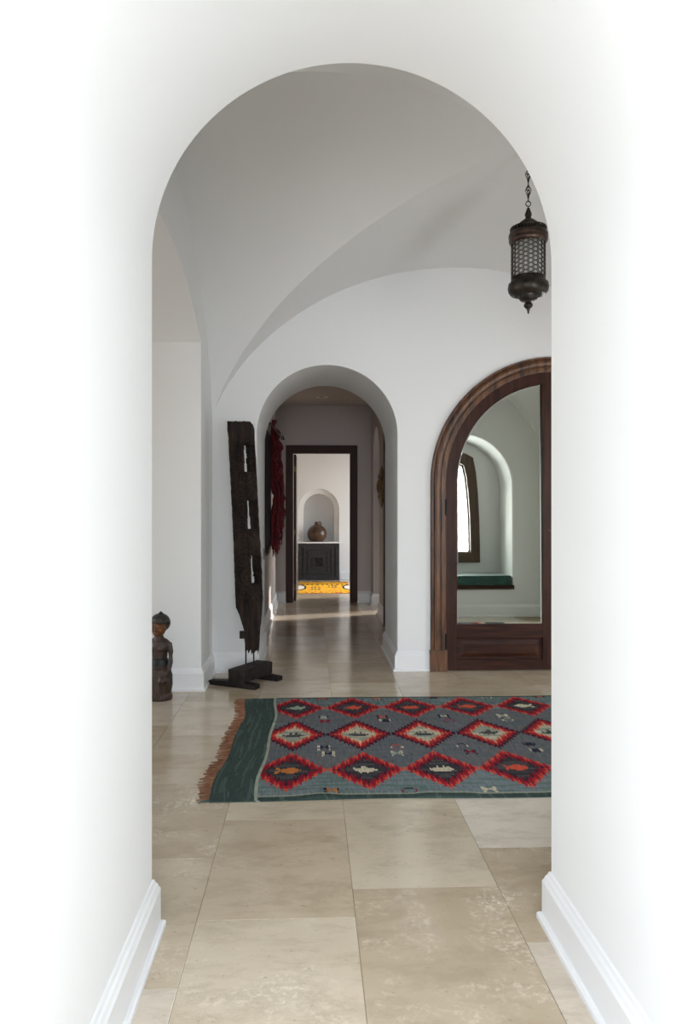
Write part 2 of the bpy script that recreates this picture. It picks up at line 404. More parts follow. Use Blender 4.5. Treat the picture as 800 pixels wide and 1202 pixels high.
# far room
FNX0, FNX1 = -.175, .535
o = solid_wall('wall_far', fXZ, [(-2.6, -.02), (-2.6, HC), (3.1, HC), (3.1, -.02)], [arch(FNX0-.11, FNX1+.11, 1.60, 2.09, .87, 40)], FARY, FARY+.10, M['plaster'])
o = solid_wall('wall_far', fXZ, [(-2.6, -.02), (-2.6, HC), (3.1, HC), (3.1, -.02)], [arch(FNX0, FNX1, 1.60, 1.98, .87, 40)], FARY+.10, FARY+.55, M['plaster'])
struct(box_obj('wall_far', (-2.6, 3.1, FARY+.55, FARY+.65, -.02, HC), M['plaster']))
struct(box_obj('wall_far', (-2.7, -2.6, DOORY+.15, FARY+.6, -.02, HC), M['plaster']))
solid_wall('wall_far', fYZ, [(DOORY+.15, 0), (DOORY+.15, HC), (FARY+.6, HC), (FARY+.6, 0)], [[(14.4, .3), (14.4, 2.7), (16.9, 2.7), (16.9, .3)]], 3.1, 3.25, M['plaster'])

# baseboards
baseboard('baseboard_front', [(TL, .95), (TL, YF), (-.955, YF)])
baseboard('baseboard_front', [(XR, YF), (TR, YF), (TR, .95)])
baseboard('baseboard_left', [(-3.2, 6.48), (XL, 6.48), (XL, YB), (AX0, YB), (AX0, HALL), (HXL, HALL), (HXL, DOORY), (-.43, DOORY)])
baseboard('baseboard_left', [(XL, YF), (XL, 3.22), (-3.2, 3.22)])
baseboard('baseboard_back', [(HXR, 9.1), (HXR, HALL), (AX1, HALL), (AX1, YB), (1.165, YB)])
baseboard('baseboard_right', [(XR, YB), (XR, YF)])
baseboard('baseboard_hall', [(.79, DOORY), (HXR, DOORY), (HXR, 12.26), (HXR+.3, 12.26)])
baseboard('baseboard_hall', [(HXR+.3, 11.16), (HXR, 11.16), (HXR, 10.18)])
baseboard('baseboard_far', [(-2.6, FARY), (-.32, FARY)]); baseboard('baseboard_far', [(.66, FARY), (3.1, FARY)])

# floor: grout bed with individual travertine tiles
fl = struct(box_obj('floor', (-5.4, 4.0, -4.15, 18.2, -.06, -.0035), M['grout']))
TW, TLn, GAP = .605, .914, .0018
def tile_mesh(w_, l_):
    bm = bmesh.new(); e = .0007
    x0, x1, y0, y1 = GAP/2, w_-GAP/2, GAP/2, l_-GAP/2
    a = [bm.verts.new(p) for p in ((x0, y0, -.018), (x1, y0, -.018), (x1, y1, -.018), (x0, y1, -.018))]
    b = [bm.verts.new(p) for p in ((x0, y0, -e), (x1, y0, -e), (x1, y1, -e), (x0, y1, -e))]
    c = [bm.verts.new(p) for p in ((x0+e, y0+e, 0), (x1-e, y0+e, 0), (x1-e, y1-e, 0), (x0+e, y1-e, 0))]
    for lo, hi in ((a, b), (b, c)):
        for k in range(4): bm.faces.new((lo[k], lo[(k+1) % 4], hi[(k+1) % 4], hi[k]))
    bm.faces.new(c); bm.faces.new(list(reversed(a)))
    me = bpy.data.meshes.new('tile'); bm.to_mesh(me); bm.free(); me.materials.append(M['travertine']); return me
full = tile_mesh(TW, TLn)
shortt = tile_mesh(TW, .75)
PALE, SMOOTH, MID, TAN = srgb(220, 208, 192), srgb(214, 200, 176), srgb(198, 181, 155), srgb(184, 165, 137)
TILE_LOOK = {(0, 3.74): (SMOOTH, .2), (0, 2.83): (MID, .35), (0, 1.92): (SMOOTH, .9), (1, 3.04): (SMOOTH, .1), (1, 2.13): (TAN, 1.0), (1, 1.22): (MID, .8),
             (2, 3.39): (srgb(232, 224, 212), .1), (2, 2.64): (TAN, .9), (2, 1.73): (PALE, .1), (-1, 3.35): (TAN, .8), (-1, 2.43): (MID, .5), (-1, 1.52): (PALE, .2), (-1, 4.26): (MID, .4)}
tr = random.Random(21)
def put_tile(me, x, y, c_=None):
    t = bpy.data.objects.new('tile', me); col.objects.link(t); t.parent = fl; t.location = (x, y, 0)
    f = tr.random(); a_ = [TAN, MID, SMOOTH, PALE]; k = int(f*3); g = f*3-k
    cc = [a_[k][i]*(1-g)+a_[min(3, k+1)][i]*g for i in range(3)]; al = tr.uniform(.1, .8)
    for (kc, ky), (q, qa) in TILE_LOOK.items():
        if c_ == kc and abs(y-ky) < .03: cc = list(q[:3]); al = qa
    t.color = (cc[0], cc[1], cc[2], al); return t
seams = {0: 2.83, 1: 3.043, -1: 2.434, 2: 3.39, -2: 2.70, 3: 2.55, -3: 2.2, 4: 2.9, 5: 2.3, -4: 2.6}
for c_ in range(-4, 6):
    x = -.435+(c_)*TW
    ph = seams[c_]
    if c_ in (-4, -3): lo, hi = 3.2, 6.6
    elif c_ in (-2,): lo, hi = 1.8, 7.3
    elif c_ in (-1, 0, 1, 2): lo, hi = -.9, 17.2
    else: lo, hi = 2.3, 7.3
    if c_ in (3,): hi = 12.8
    k = -6
    while True:
        y = ph+k*TLn; k += 1
        if y > hi: break
        if y+TLn < lo: continue
        if c_ == 2 and y < 3.0:
            if abs(y-(ph-TLn)) < .01: put_tile(shortt, x, 2.64, c_); continue
            y += .164
        put_tile(full, x, y, c_)

# ------------------------------------------------------------------ window of the seat niche
win = struct(empty('window_1', (2.38, 1.9, .84)))
def wloc(o): o.parent = win; o.matrix_parent_inverse = Matrix.Translation((-2.38, -1.9, -.84)); return o
bm = bmesh.new(); prism(bm, [win_outline(-.02, .82), win_outline(.14, .99)], fXZ, 1.90, 1.985); wloc(from_bm('window_frame', bm, M['window_wood']))
bm = bmesh.new(); prism(bm, [win_outline(.02, .86), win_outline(.16, 1.01)], fXZ, 1.84, 1.90); wloc(from_bm('window_sash', bm, M['window_wood']))
bm = bmesh.new(); prism(bm, [win_outline(.15, 1.0)], fXZ, 1.855, 1.861); wloc(from_bm('pane', bm, M['pane']))
# seat: timber nosing
o = struct(box_obj('trim_1', (NX0-.02, NX1+.02, 2.60, YF+.03, SEAT-.015, SEAT+.045), M['mahogany_h'], bev=.006))
struct(box_obj('trim_2', (NX0, NX1, 1.96, 2.60, SEAT, SEAT+.04), M['mahogany_h']))
# cushion
bm = bmesh.new(); bmesh.ops.create_grid(bm, x_segments=40, y_segments=20, size=.5)
top = list(bm.verts)
bmesh.ops.translate(bm, verts=bm.verts, vec=(0, 0, 0))
bm.free()
bm = bmesh.new(); box(bm, NX0+.015, NX1-.015, 1.965, YF+.005, SEAT+.046, SEAT+.20)
bmesh.ops.subdivide_edges(bm, edges=bm.edges, cuts=5, use_grid_fill=True)
cu = from_bm('seat_cushion', bm, M['green_velvet'], smooth=True)
ss = cu.modifiers.new('round', 'BEVEL'); ss.width = .035; ss.segments = 4; ss.limit_method = 'ANGLE'
thing(cu, 'long dark green velvet seat cushion in the window niche, seen in the mirror', 'cushion')
bm = bmesh.new()
for z in (SEAT+.055, SEAT+.188):
    tube(bm, [(NX0+.03, YF+.006, z), (NX1-.03, YF+.006, z)], .006, 6)
from_bm('piping', bm, M['green_velvet'], cu)

# ------------------------------------------------------------------ arched mirrored door in its casing
DC, DZ, RO = 2.40, 1.850, 1.232       # centre x, arch centre height, outer radius
door = struct(empty('door_1', (DC, YB, 0)))
def dl(o, par=None):
    o.parent = par or door; o.matrix_parent_inverse = Matrix.Translation((-DC, -YB, 0)) if par is None else Matrix.Identity(4); return o
CAS = [(0, 0), (0, .034), (-.008, .046), (-.020, .046), (-.024, .030), (-.030, .030), (-.036, .044), (-.060, .052), (-.084, .044), (-.090, .032), (-.098, .032), (-.104, .042), (-.126, .042), (-.132, .042), (-.148, .040), (-.152, .0)]
def sweep(bm, pts, prof):
    """pts: (x,z,nx,nz) outer-edge points, normal outward; prof: (offset outward, proud)"""
    rings = [[bm.verts.new((x+nx*a, YB-b, z+nz*a)) for a, b in prof] for x, z, nx, nz in pts]
    for a, b in zip(rings, rings[1:]):
        for k in range(len(prof)-1): bm.faces.new((a[k], a[k+1], b[k+1], b[k]))
    bm.faces.new(rings[0]); bm.faces.new(rings[-1])
def arc_pts(a0, a1, r, n):
    return [(DC+r*math.cos(a), DZ+r*math.sin(a), math.cos(a), math.sin(a)) for a in [a0+(a1-a0)*i/n for i in range(n+1)]]
d2r = math.radians
for sgn in (1, -1):
    def mk(pts):
        if sgn < 0: pts = [(2*DC-x, z, -nx, nz) for x, z, nx, nz in pts]
        bm = bmesh.new(); sweep(bm, pts, CAS); return dl(from_bm('casing_piece', bm, M['walnut']))
    mk([(DC-RO, .205, -1, 0), (DC-RO, DZ, -1, 0)] + [(x, z, nx, nz) for x, z, nx, nz in arc_pts(PI, d2r(172.02), RO, 3)][1:])
    mk(arc_pts(d2r(171.98), d2r(147.02), RO, 16)); mk(arc_pts(d2r(146.98), d2r(130.02), RO, 12)); mk(arc_pts(d2r(129.98), d2r(90.02), RO, 26))
    x0 = DC-RO-.012 if sgn > 0 else DC+RO-.158
    dl(box_obj('plinth_block', (x0, x0+.170, YB-.062, YB, .0, .205), M['walnut'], bev=.004))
RI = RO-.148
def leaf(sgn):
    lf = empty('door_leaf', (DC, YB, 0)); lf.parent = door; lf.location = (0, 0, 0)
    def add(o): o.parent = lf; o.matrix_parent_inverse = Matrix.Translation((-DC, -YB, 0)); return o
    X = (lambda x: x) if sgn > 0 else (lambda x: 2*DC-x)
    def arc(r, a0, a1, n): return [(DC+r*math.cos(a0+(a1-a0)*i/n), DZ+r*math.sin(a0+(a1-a0)*i/n)) for i in range(n+1)]
    def clean(lp): return [(X(x), z) for x, z in lp]
    rm = .982; xs = DC-.128                 # mirror radius, inner stile edge
    am = math.acos(-(.128)/rm); ai = math.acos(-.004/RI); a_in = math.acos(-.128/RI)
    y0, y1 = YB-.038, YB-.004
    gy = lambda z: YB-.034+.0115*(z-.455)      # the glass sits very slightly out of plumb
    # outer stile with curved head
    bm = bmesh.new(); lp = [(DC-RI, .007)] + arc(RI, PI, a_in, 36) + list(reversed(arc(rm, PI, am, 36))) + [(DC-rm, .007)]
    prism(bm, [clean(lp)], fXZ, y0, y1); add(from_bm('curved_stile', bm, M['mahogany']))
    # meeting stile
    bm = bmesh.new(); lp = [(xs+.001, .007)] + [(DC+RI*math.cos(a_in-.001), DZ+RI*math.sin(a_in-.001)), (DC-.003, DZ+RI)] + [(DC-.003, .007)]
    prism(bm, [clean(lp)], fXZ, y0-.002, y1); add(from_bm('meeting_stile', bm, M['mahogany']))
    def rail(z0_, z1_):
        a, b = sorted((X(DC-rm+.001), X(xs)))
        return add(box_obj('rail', (a, b, y0, y1, z0_, z1_), M['mahogany_h']))
    rail(.325, .455); rail(.007, .105)
    # recessed bottom panel, raised in the middle
    a, b = sorted((X(DC-rm), X(xs)))
    bm = bmesh.new(); box(bm, a, b, YB-.018, YB-.003, .100, .330)
    lo = [bm.verts.new(p) for p in ((a+.035, YB-.018, .135), (b-.035, YB-.018, .135), (b-.035, YB-.018, .295), (a+.035, YB-.018, .295))]
    hi = [bm.verts.new(p) for p in ((a+.075, YB-.030, .170), (b-.075, YB-.030, .170), (b-.075, YB-.030, .260), (a+.075, YB-.030, .260))]
    for k in range(4): bm.faces.new((lo[k], lo[(k+1) % 4], hi[(k+1) % 4], hi[k]))
    bm.faces.new(hi); add(from_bm('recessed_panel', bm, M['mahogany_h']))
    bm = bmesh.new()
    fr = [(a+.004, .108), (b-.004, .108), (b-.004, .322), (a+.004, .322)]
    tube(bm, [(x, YB-.037, z) for x, z in fr], .006, 6, closed=True); add(from_bm('panel_moulding', bm, M['mahogany_h']))
    # mirror: flat glass, bevelled margin
    def mo(g):
        r = rm-g; x1 = xs-g; a1 = math.acos((x1-DC)/r)
        return [(DC-r, .455+g)] + arc(r, PI, a1, 40) + [(x1, .455+g)]
    inner = clean(mo(.020)); outer = clean(mo(-.002))
    bm = bmesh.new(); f = bm.faces.new([bm.verts.new((x, gy(z), z)) for x, z in inner]); bmesh.ops.triangulate(bm, faces=bm.faces)
    mir = add(from_bm('mirror_glass', bm, M['mirror'], fix=False))
    bm = bmesh.new()
    A = [bm.verts.new((x, gy(z), z)) for x, z in inner]; B = [bm.verts.new((x, gy(z)+.0012, z)) for x, z in outer]
    for k in range(len(A)): bm.faces.new((A[k], A[(k+1) % len(A)], B[(k+1) % len(A)], B[k]))
    add(from_bm('mirror_bevel', bm, M['bevel']))
    # bead around the glass
    bm = bmesh.new(); tube(bm, [(x, YB-.037, z) for x, z in clean(mo(.002))], .005, 6, closed=True)
    add(from_bm('glass_bead', bm, M['mahogany']))
    for z in (1.60, .29):
        bm = bmesh.new(); xx = X(DC-RI-.001); lathe(bm, [(.004, z-.08), (.009, z-.072), (.009, z+.072), (.004, z+.08)], xx, YB-.043, 12)
        add(from_bm('hinge', bm, M['iron']))
    return lf, add
lf, add = leaf(1)
bm = bmesh.new(); lathe(bm, [(.0, 0), (.014, .002), (.016, .006)], 0, 0, 16); bmesh.ops.rotate(bm, verts=bm.verts, matrix=Matrix.Rotation(PI/2, 3, 'X')); bmesh.ops.translate(bm, verts=bm.verts, vec=(DC-.035, YB-.041, 1.40)); add(from_bm('keyhole_plate', bm, M['brass']))
bm = bmesh.new(); tube(bm, [(DC-.05+.022*math.cos(t), YB-.049, 1.385+.016*math.sin(t)) for t in [PI+PI*i/10 for i in range(11)]], .0035, 6); add(from_bm('ring_pull', bm, M['brass']))
leaf(-1)

# ------------------------------------------------------------------ far doorway and hallway side door
d2 = struct(empty('door_2', (.18, DOORY, 0)))
def p2(o): o.parent = d2; o.matrix_parent_inverse = Matrix.Translation((-.18, -DOORY, 0)); return o
bm = bmesh.new(); ox0, ox1, oz = -.435, .795, 2.70
prism(bm, [[(ox0, 0), (ox0, oz), (ox1, oz), (ox1, 0), (DX1-.01, 0), (DX1-.01, DH-.01), (DX0+.01, DH-.01), (DX0+.01, 0)]], fXZ, DOORY-.03, DOORY); p2(from_bm('casing', bm, M['brown_paint']))
bm = bmesh.new()
prism(bm, [[(DX0, 0), (DX0, DH), (DX1, DH), (DX1, 0), (DX1-.02, 0), (DX1-.02, DH-.02), (DX0+.02, DH-.02), (DX0+.02, 0)]], fXZ, DOORY, DOORY+.15); p2(from_bm('jamb', bm, M['brown_paint']))
dlf = p2(box_obj('door_leaf', (DX0+.025, DX0+.068, DOORY+.16, DOORY+.95, .008, DH-.03), M['brown_paint'], bev=.002))
for z in (.25, 1.2, 2.3):
    hb = bmesh.new(); lathe(hb, [(.004, z-.05), (.007, z-.045), (.007, z+.045), (.004, z+.05)], DX0+.047, DOORY+.152, 10)
    p2(from_bm('hinge', hb, M['brass']))
d3 = struct(empty('door_3', (HXR, 9.65, 0)))
def p3(o): o.parent = d3; o.matrix_parent_inverse = Matrix.Translation((-HXR, -9.65, 0)); return o
bm = bmesh.new()
prism(bm, [[(9.12, 0), (9.12, 2.66), (10.17, 2.66), (10.17, 0), (10.07, 0), (10.07, 2.56), (9.22, 2.56), (9.22, 0)]], fYZ, HXR-.035, HXR); p3(from_bm('casing', bm, M['brown_paint']))
bm = bmesh.new(); box(bm, HXR-.012, HXR-.001, 9.22, 10.07, .006, 2.56); p3(from_bm('door_leaf', bm, M['brown_paint']))

# ------------------------------------------------------------------ kilim
KX0, KX1, KY0, KY1 = -.535, 2.40, 3.985, 6.16
C = dict(green=srgb(60, 76, 72), green2=srgb(78, 94, 88), blue=srgb(120, 132, 136), blue2=srgb(96, 104, 110), grey=srgb(108, 108, 110), teal=srgb(102, 122, 118),
         orange=srgb(214, 86, 62), red=srgb(176, 36, 46), crimson=srgb(140, 24, 42), wine=srgb(78, 22, 40), plum=srgb(58, 30, 48), dark=srgb(54, 54, 58), dark2=srgb(76, 76, 78),
         cream=srgb(206, 196, 170), sage=srgb(160, 168, 150), peach=srgb(226, 146, 112), tan=srgb(196, 120, 60), navy=srgb(40, 42, 58))
SPR = {
 'bird': ["....##......", "#...###.....", "##########..", ".###########", "..#######...", "...#..#....."],
 'fish': ["#....####...", "##.########.", ".###########", "##.########.", "#....####..."],
 'boat': ["....#..#....", "....#..#.#..", "#.#########.", "############", "..########.."],
 'moth': ["##....##", "###..###", "########", ".##..##.", "##....##", "#......#"],
 'comb': ["#.####.#", "#.####.#", "########", ".######.", "..#..#.."],
 'moon': ["..####..", ".#....#.", "#......#", "#......#", ".##..##."]}
def sprite(name, dx, dy, cell, flip=False):
    s = SPR[name]; hh = len(s); ww = len(s[0])
    i = int(math.floor(dx/cell+ww/2)); j = int(math.floor(-dy/(cell*1.7)+hh/2))
    if flip: i = ww-1-i
    return 0 <= i < ww and 0 <= j < hh and s[j][i] == '#'
rr = random.Random(3)
ROWS = [4.43, 5.14, 5.84]; COLS = [-.125+.455*k for k in range(7)]
HH = [.325, .345, .300]
figs = {(r, k): (rr.choice(['bird', 'fish', 'boat']), rr.choice(['cream', 'tan', 'sage', 'orange', 'cream']), rr.random() < .5) for r in range(3) for k in range(7)}
figs[(0, 0)] = ('fish', 'tan', False); figs[(0, 1)] = ('bird', 'cream', False); figs[(0, 2)] = ('boat', 'cream', False); figs[(0, 3)] = ('fish', 'orange', False)
mots = []
for gi, gy in enumerate((4.08, 4.73, 4.86, 5.45, 5.56, 6.12)):
    for k in range(8):
        x = COLS[0]+.455*(k-.5)
        mots.append((x+rr.uniform(-.02, .02), gy+rr.uniform(-.01, .01), rr.choice(['moth', 'comb', 'moon', 'moth']), rr.choice(['cream', 'orange', 'navy', 'sage', 'crimson', 'tan']), rr.choice(['crimson', 'cream', 'navy'])))
def ledge(y): # waviness of the left end
    return .02*math.sin(y*2.6)+.012*math.sin(y*7)
def kcol(x, y, i, j):
    n1 = noise.noise(Vector((x*3, y*26, 0)))
    jit = .9+.16*noise.noise(Vector((x*60, y*7, 2)))+.06*noise.noise(Vector((x*300, y*200, 5)))
    def c(k, f=1): 
        q = C[k]; return (q[0]*f*jit, q[1]*f*jit, q[2]*f*jit, 1)
    xb = KX0+.235
    if x > KX1-.235 or x < xb-.0: 
        return c('green2' if noise.noise(Vector((x*50, y*3, 3))) > .18 else 'green')
    if x < xb+.018: return c('sage')
    if y < KY0+.052: return c('green2' if noise.noise(Vector((x*30, y*3, 3))) > .25 else 'green')
    if y < KY0+.066: return c('sage', .9)
    if y > KY1-.03: return c('green')
    # serrated diamonds
    for r, cy in enumerate(ROWS):
        dy = y-cy
        if abs(dy) > HH[r]+.04: continue
        k = round((x-COLS[0])/.455)
        if k < 0 or k > 6: break
        cx = COLS[k]; dx = x-cx
        T = .027
        ti = math.floor(abs(dx)/T+.5); tri = abs(abs(dx)/T-ti)*2     # 0 at tooth centre, 1 at edge
        d = abs(dx)/.232 + (abs(dy)+(tri-.5)*.050)/HH[r]
        alt = ti % 2 == 0
        if d > 1: continue
        f = figs[(r, k)]
        cell = .0122
        if r == 1:
            if d > .86: return c('plum' if alt else 'wine')
            if d > .73: return c('crimson' if alt else 'red')
            if d > .62: return c('orange' if alt else 'red')
            if d > .54: return c('peach' if alt else 'orange')
            if sprite(f[0], dx, dy, cell, f[2]): return c('dark2')
            return c('sage' if n1 > 0 else 'cream', .92)
        if d > .86: return c('orange' if alt else 'red')
        if d > .74: return c('red' if alt else 'crimson')
        if d > .62: return c('wine' if alt else 'crimson')
        if d > .56: return c('plum' if alt else 'dark')
        if sprite(f[0], dx, dy, cell, f[2]): return c(f[1])
        return c('dark' if n1 > -.05 else 'dark2')
    for mx, my, s, a, b in mots:
        if abs(x-mx) < .09 and abs(y-my) < .09:
            if sprite(s, x-mx, y-my, .0105): return c(a if abs(x-mx) < .026 else b)
    base = 'blue' if y < 4.45 else ('grey' if y < 5.75 else 'teal')
    if n1 > .12: base = {'blue': 'teal', 'grey': 'blue2', 'teal': 'blue'}[base]
    if y > 4.45 and noise.noise(Vector((x*45, y*9, 9))) > .22: base = 'blue2'
    return c(base)
def rug(name, x0, x1, y0, y1, cell, cf, zf, xf, yf):
    nx = int((x1-x0)/cell); ny = int((y1-y0)/cell); V = []; F = []; CC = []
    for j in range(ny+1):
        for i in range(nx+1):
            x = x0+(x1-x0)*i/nx; y = y0+(y1-y0)*j/ny
            V.append((xf(x, y), yf(x, y), zf(x, y)))
    for j in range(ny):
        for i in range(nx):
            a = j*(nx+1)+i; F.append((a, a+1, a+nx+2, a+nx+1))
            q = cf(x0+(x1-x0)*(i+.5)/nx, y0+(y1-y0)*(j+.5)/ny, i, j); CC += list(q)*4
    # skirt: drop the rim to the floor
    n0 = len(V)
    rim = [i for i in range(nx+1)] + [j*(nx+1)+nx for j in range(1, ny+1)] + [ny*(nx+1)+i for i in range(nx-1, -1, -1)] + [j*(nx+1) for j in range(ny-1, 0, -1)]
    for r_ in rim: V.append((V[r_][0], V[r_][1], .0005))
    for k in range(len(rim)):
        k2 = (k+1) % len(rim); F.append((rim[k], n0+k, n0+k2, rim[k2])); x, y, _ = V[rim[k]]
        q = cf(min(max(x, x0+.01), x1-.01), min(max(y, y0+.01), y1-.01), 0, 0); CC += list(q)*4
    me = bpy.data.meshes.new(name); me.from_pydata(V, [], F)
    ca = me.color_attributes.new('weave', 'FLOAT_COLOR', 'CORNER'); ca.data.foreach_set('color', CC)
    o = link(name, me, M['kilim']); return o
def kz(x, y):
    z = .007+.0025*noise.noise(Vector((x*3, y*4, 1)))
    e = max(0, 1-(y-KY0)/.22)
    z += e*.010*max(0, math.sin(x*9+1.2)+.3*math.sin(x*23))
    z += .006*math.exp(-((y-5.42)/.02)**2)*(x < .0)
    return z
ru = rug('kilim_rug', KX0, KX1, KY0, KY1, .0095, kcol, kz,
         lambda x, y: x+ledge(y)*max(0, 1-(x-KX0)/.9), lambda x, y: y+.010*math.sin(x*4.1)*max(0, 1-(y-KY0)/.5)+.006*math.sin(x*3+1)*max(0, 1-(KY1-y)/.4))
thing(ru, 'blue grey flatweave kilim rug with three rows of serrated red diamonds and dark green border', 'rug')
bm = bmesh.new(); rf = random.Random(11)
y = KY0+.02
while y < KY1-.01:
    x = KX0+ledge(y); L_ = rf.uniform(.045, .085); a = rf.uniform(-.35, .25); dz = .006
    pts = [(x+.006, y, dz), (x-L_*.5, y+a*L_*.5+rf.uniform(-.004, .004), dz*.9), (x-L_, y+a*L_+rf.uniform(-.006, .006), .0035)]
    tube(bm, pts, .0042, 5, taper=.6)
    y += rf.uniform(.009, .017)
fo = from_bm('fringe', bm, M['fringe'], ru); fo['kind'] = 'stuff'; fo['label'] = 'tan knotted fringe along the left end'
bm = bmesh.new(); x = KX0+ledge(KY0); tube(bm, [(x+.01, KY0+.004, .006), (x-.03, KY0-.008, .006), (x-.055, KY0-.02, .005)], .006, 6, taper=.5)
o = from_bm('corner_tassel', bm, mat('dark_green_yarn', C['green'], .9), ru)

# yellow rug in the far room
YX0, YX1, YY0, YY1 = -.26, .80, 14.1, 16.35
def ycol(x, y, i, j):
    u = (x-YX0)/(YX1-YX0); v = (y-YY0)/(YY1-YY0)
    yel = srgb(222, 168, 34); org = srgb(206, 112, 36); blk = srgb(38, 32, 34); wh = srgb(214, 206, 196)
    n_ = noise.noise(Vector((x*18, y*6, 4)))
    if v < .10 or v > .90: return org if noise.noise(Vector((x*22, y*3, 7))) > 0 else yel
    for sgn, uu in ((1, u), (-1, 1-u)):
        dd = math.hypot((uu-.0)/.16, (v-.48)/.24)
        if dd < .75: return wh
        if dd < 1: return blk
    if v > .70 and v < .78 and math.sin(x*60) > .2: return blk
    for cu_, cv in ((.34, .5), (.68, .5), (.34, .32), (.68, .62)):
        if abs(u-cu_) < .09 and abs(v-cv) < .035 and math.sin(x*90) > -.2: return blk
    return org if n_ > .33 else yel
yr = rug('small_rug', YX0, YX1, YY0, YY1, .02, ycol, lambda x, y: .007, lambda x, y: x, lambda x, y: y)
thing(yr, 'bright yellow patterned rug on the sunlit floor before the black cabinet', 'rug')

# ------------------------------------------------------------------ carved post sculpture
sp = empty('carved_post_sculpture', (-.594, 6.79, 0)); SPX, SPY = -.594, 6.79
thing(sp, 'tall weathered dark carved wooden post with three slots on a low block stand', 'sculpture')
def psp(o): o.parent = sp; o.matrix_parent_inverse = Matrix.Translation((-SPX, -SPY, 0)); return o
S = 6.72/867.0
OFFX = .0
def px2x(px, Y=6.72): return Y*math.tan(YAW+math.atan((px-400)/867.0))
def py2z(py, Y=6.72): return EYE+(600-py)*Y/867.0*1.0
Lp = [(493, 266), (520, 268), (560, 270), (600, 272), (640, 274), (690, 275.5), (712, 276.5), (720, 280.5), (738, 286), (765, 287.5), (769, 290)]
Rp = [(494, 293), (497, 296), (502, 297.5), (520, 298), (540, 299.5), (580, 301.5), (620, 303.5), (660, 306), (700, 307.5), (720, 306.5), (740, 304.5), (764, 303), (769, 299)]
def lerp(tab, y):
    if y <= tab[0][0]: return tab[0][1]
    for (a, b), (c_, d) in zip(tab, tab[1:]):
        if y <= c_: return b+(d-b)*(y-a)/(c_-a)
    return tab[-1][1]
slots = [(521, 553, 285, 289.0, 298.2), (586, 620, 289, 292.6, 301.5), (651, 684, 293.2, 297.0, 304.8)]
NR, NC = 320, 44; FV = {}; BV = {}; bm = bmesh.new(); Yp = 6.72
cell_on = {}; 
def post_front(px_, py_, x, z, u):
    d = 0.0
    carve = py_ > 516 and py_ < 705
    # split timber flutes top and bottom
    if py_ <= 516: d += .006*noise.noise(Vector((x*60, 0, z*2)))+.004*math.sin(x*150)
    elif py_ >= 700: d += .009*noise.noise(Vector((x*70, 1, z*2.5)))
    if carve:
        k = math.floor(z/.15); cz = (k+.5)*.15; cxx = lerp(Lp, py_)+(11 if k % 2 else 17); cxx = px2x(cxx)
        r = math.hypot(x-cxx, z-cz); th = math.atan2(z-cz, x-cxx)*(1 if k % 2 else -1)
        d += -.016*(math.cos(r*150+th) > -.1)*max(0, 1-abs(u-.45)*1.4)
        d += .010*noise.noise(Vector((x*45, 3, z*45)))
    d += .008*noise.noise(Vector((x*12, 7, z*5)))
    return d
for j in range(NR+1):
    py_ = 493.5+(768.5-493.5)*j/NR
    l_, r_ = lerp(Lp, py_), lerp(Rp, py_)
    l_ += .5*noise.noise(Vector((0, py_*.12, 0)))+.3*noise.noise(Vector((0, py_*.6, 0))); r_ += .5*noise.noise(Vector((5, py_*.12, 0)))+.3*noise.noise(Vector((9, py_*.6, 0)))
    for i in range(NC+1):
        u = i/NC; px_ = l_+(r_-l_)*u; x = px2x(px_); z = py2z(py_)
        if j == 0: z -= .006*abs(noise.noise(Vector((u*9, 2, 0))))*3
        if j == NR: z += .0
        d = post_front(px_, py_, x, z, u)
        # slot reveal: the timber right of each slit is cut back
        rec = 0
        for y0, y1, xa, xb, xc in slots:
            if y0 < py_ < y1 and xb-.4 < px_ < xc: rec = .072
        edge = .012*(abs(2*u-1)**6)
        FV[i, j] = bm.verts.new((x, Yp+d+rec+edge, z)); BV[i, j] = bm.verts.new((x, Yp+.115-edge, z))
for j in range(NR):
    for i in range(NC):
        px_ = sum((0,)) ; py_ = 493.5+(275)*(j+.5)/NR; l_, r_ = lerp(Lp, py_), lerp(Rp, py_); px_ = l_+(r_-l_)*(i+.5)/NC
        on = not (py_ > 758 and (py_-758)/11 > .25+1.1*abs(noise.noise(Vector((((i+.5)/NC)*5.5, 4.3, 0)))))
        for y0, y1, xa, xb, xc in slots:
            t = (py_-y0)/(y1-y0)
            if 0 < t < 1 and xa+.6*t < px_ < xb+.3*t-(1-t)*1.2: on = False
        cell_on[i, j] = on
for (i, j), on in cell_on.items():
    if not on: continue
    bm.faces.new((FV[i, j], FV[i+1, j], FV[i+1, j+1], FV[i, j+1])); bm.faces.new((BV[i, j], BV[i, j+1], BV[i+1, j+1], BV[i+1, j]))
    for di, dj, a, b in ((-1, 0, (i, j), (i, j+1)), (1, 0, (i+1, j), (i+1, j+1)), (0, -1, (i, j), (i+1, j)), (0, 1, (i, j+1), (i+1, j+1))):
        if not cell_on.get((i+di, j+dj), False):
            try: bm.faces.new((FV[a], FV[b], BV[b], BV[a]))
            except ValueError: pass
bmesh.ops.delete(bm, geom=[v for v in bm.verts if not v.link_faces], context='VERTS')
psp(from_bm('carved_post', bm, M['old_wood']))
for px_ in (288.3, 297.6):
    bm = bmesh.new(); x = px2x(px_, 6.78); tube(bm, [(x, 6.785, .15), (x, 6.785, .50)], .0065, 8); psp(from_bm('support_rod', bm, M['iron']))
x = px2x(284); psp(box_obj('peg', (x-.022, x+.03, 6.70, 6.75, .41, .475), M['old_wood'], bev=.003))
ang = math.radians(-28.6); ux = Vector((math.cos(ang), math.sin(ang), 0)); uy = Vector((-math.sin(ang), math.cos(ang), 0))
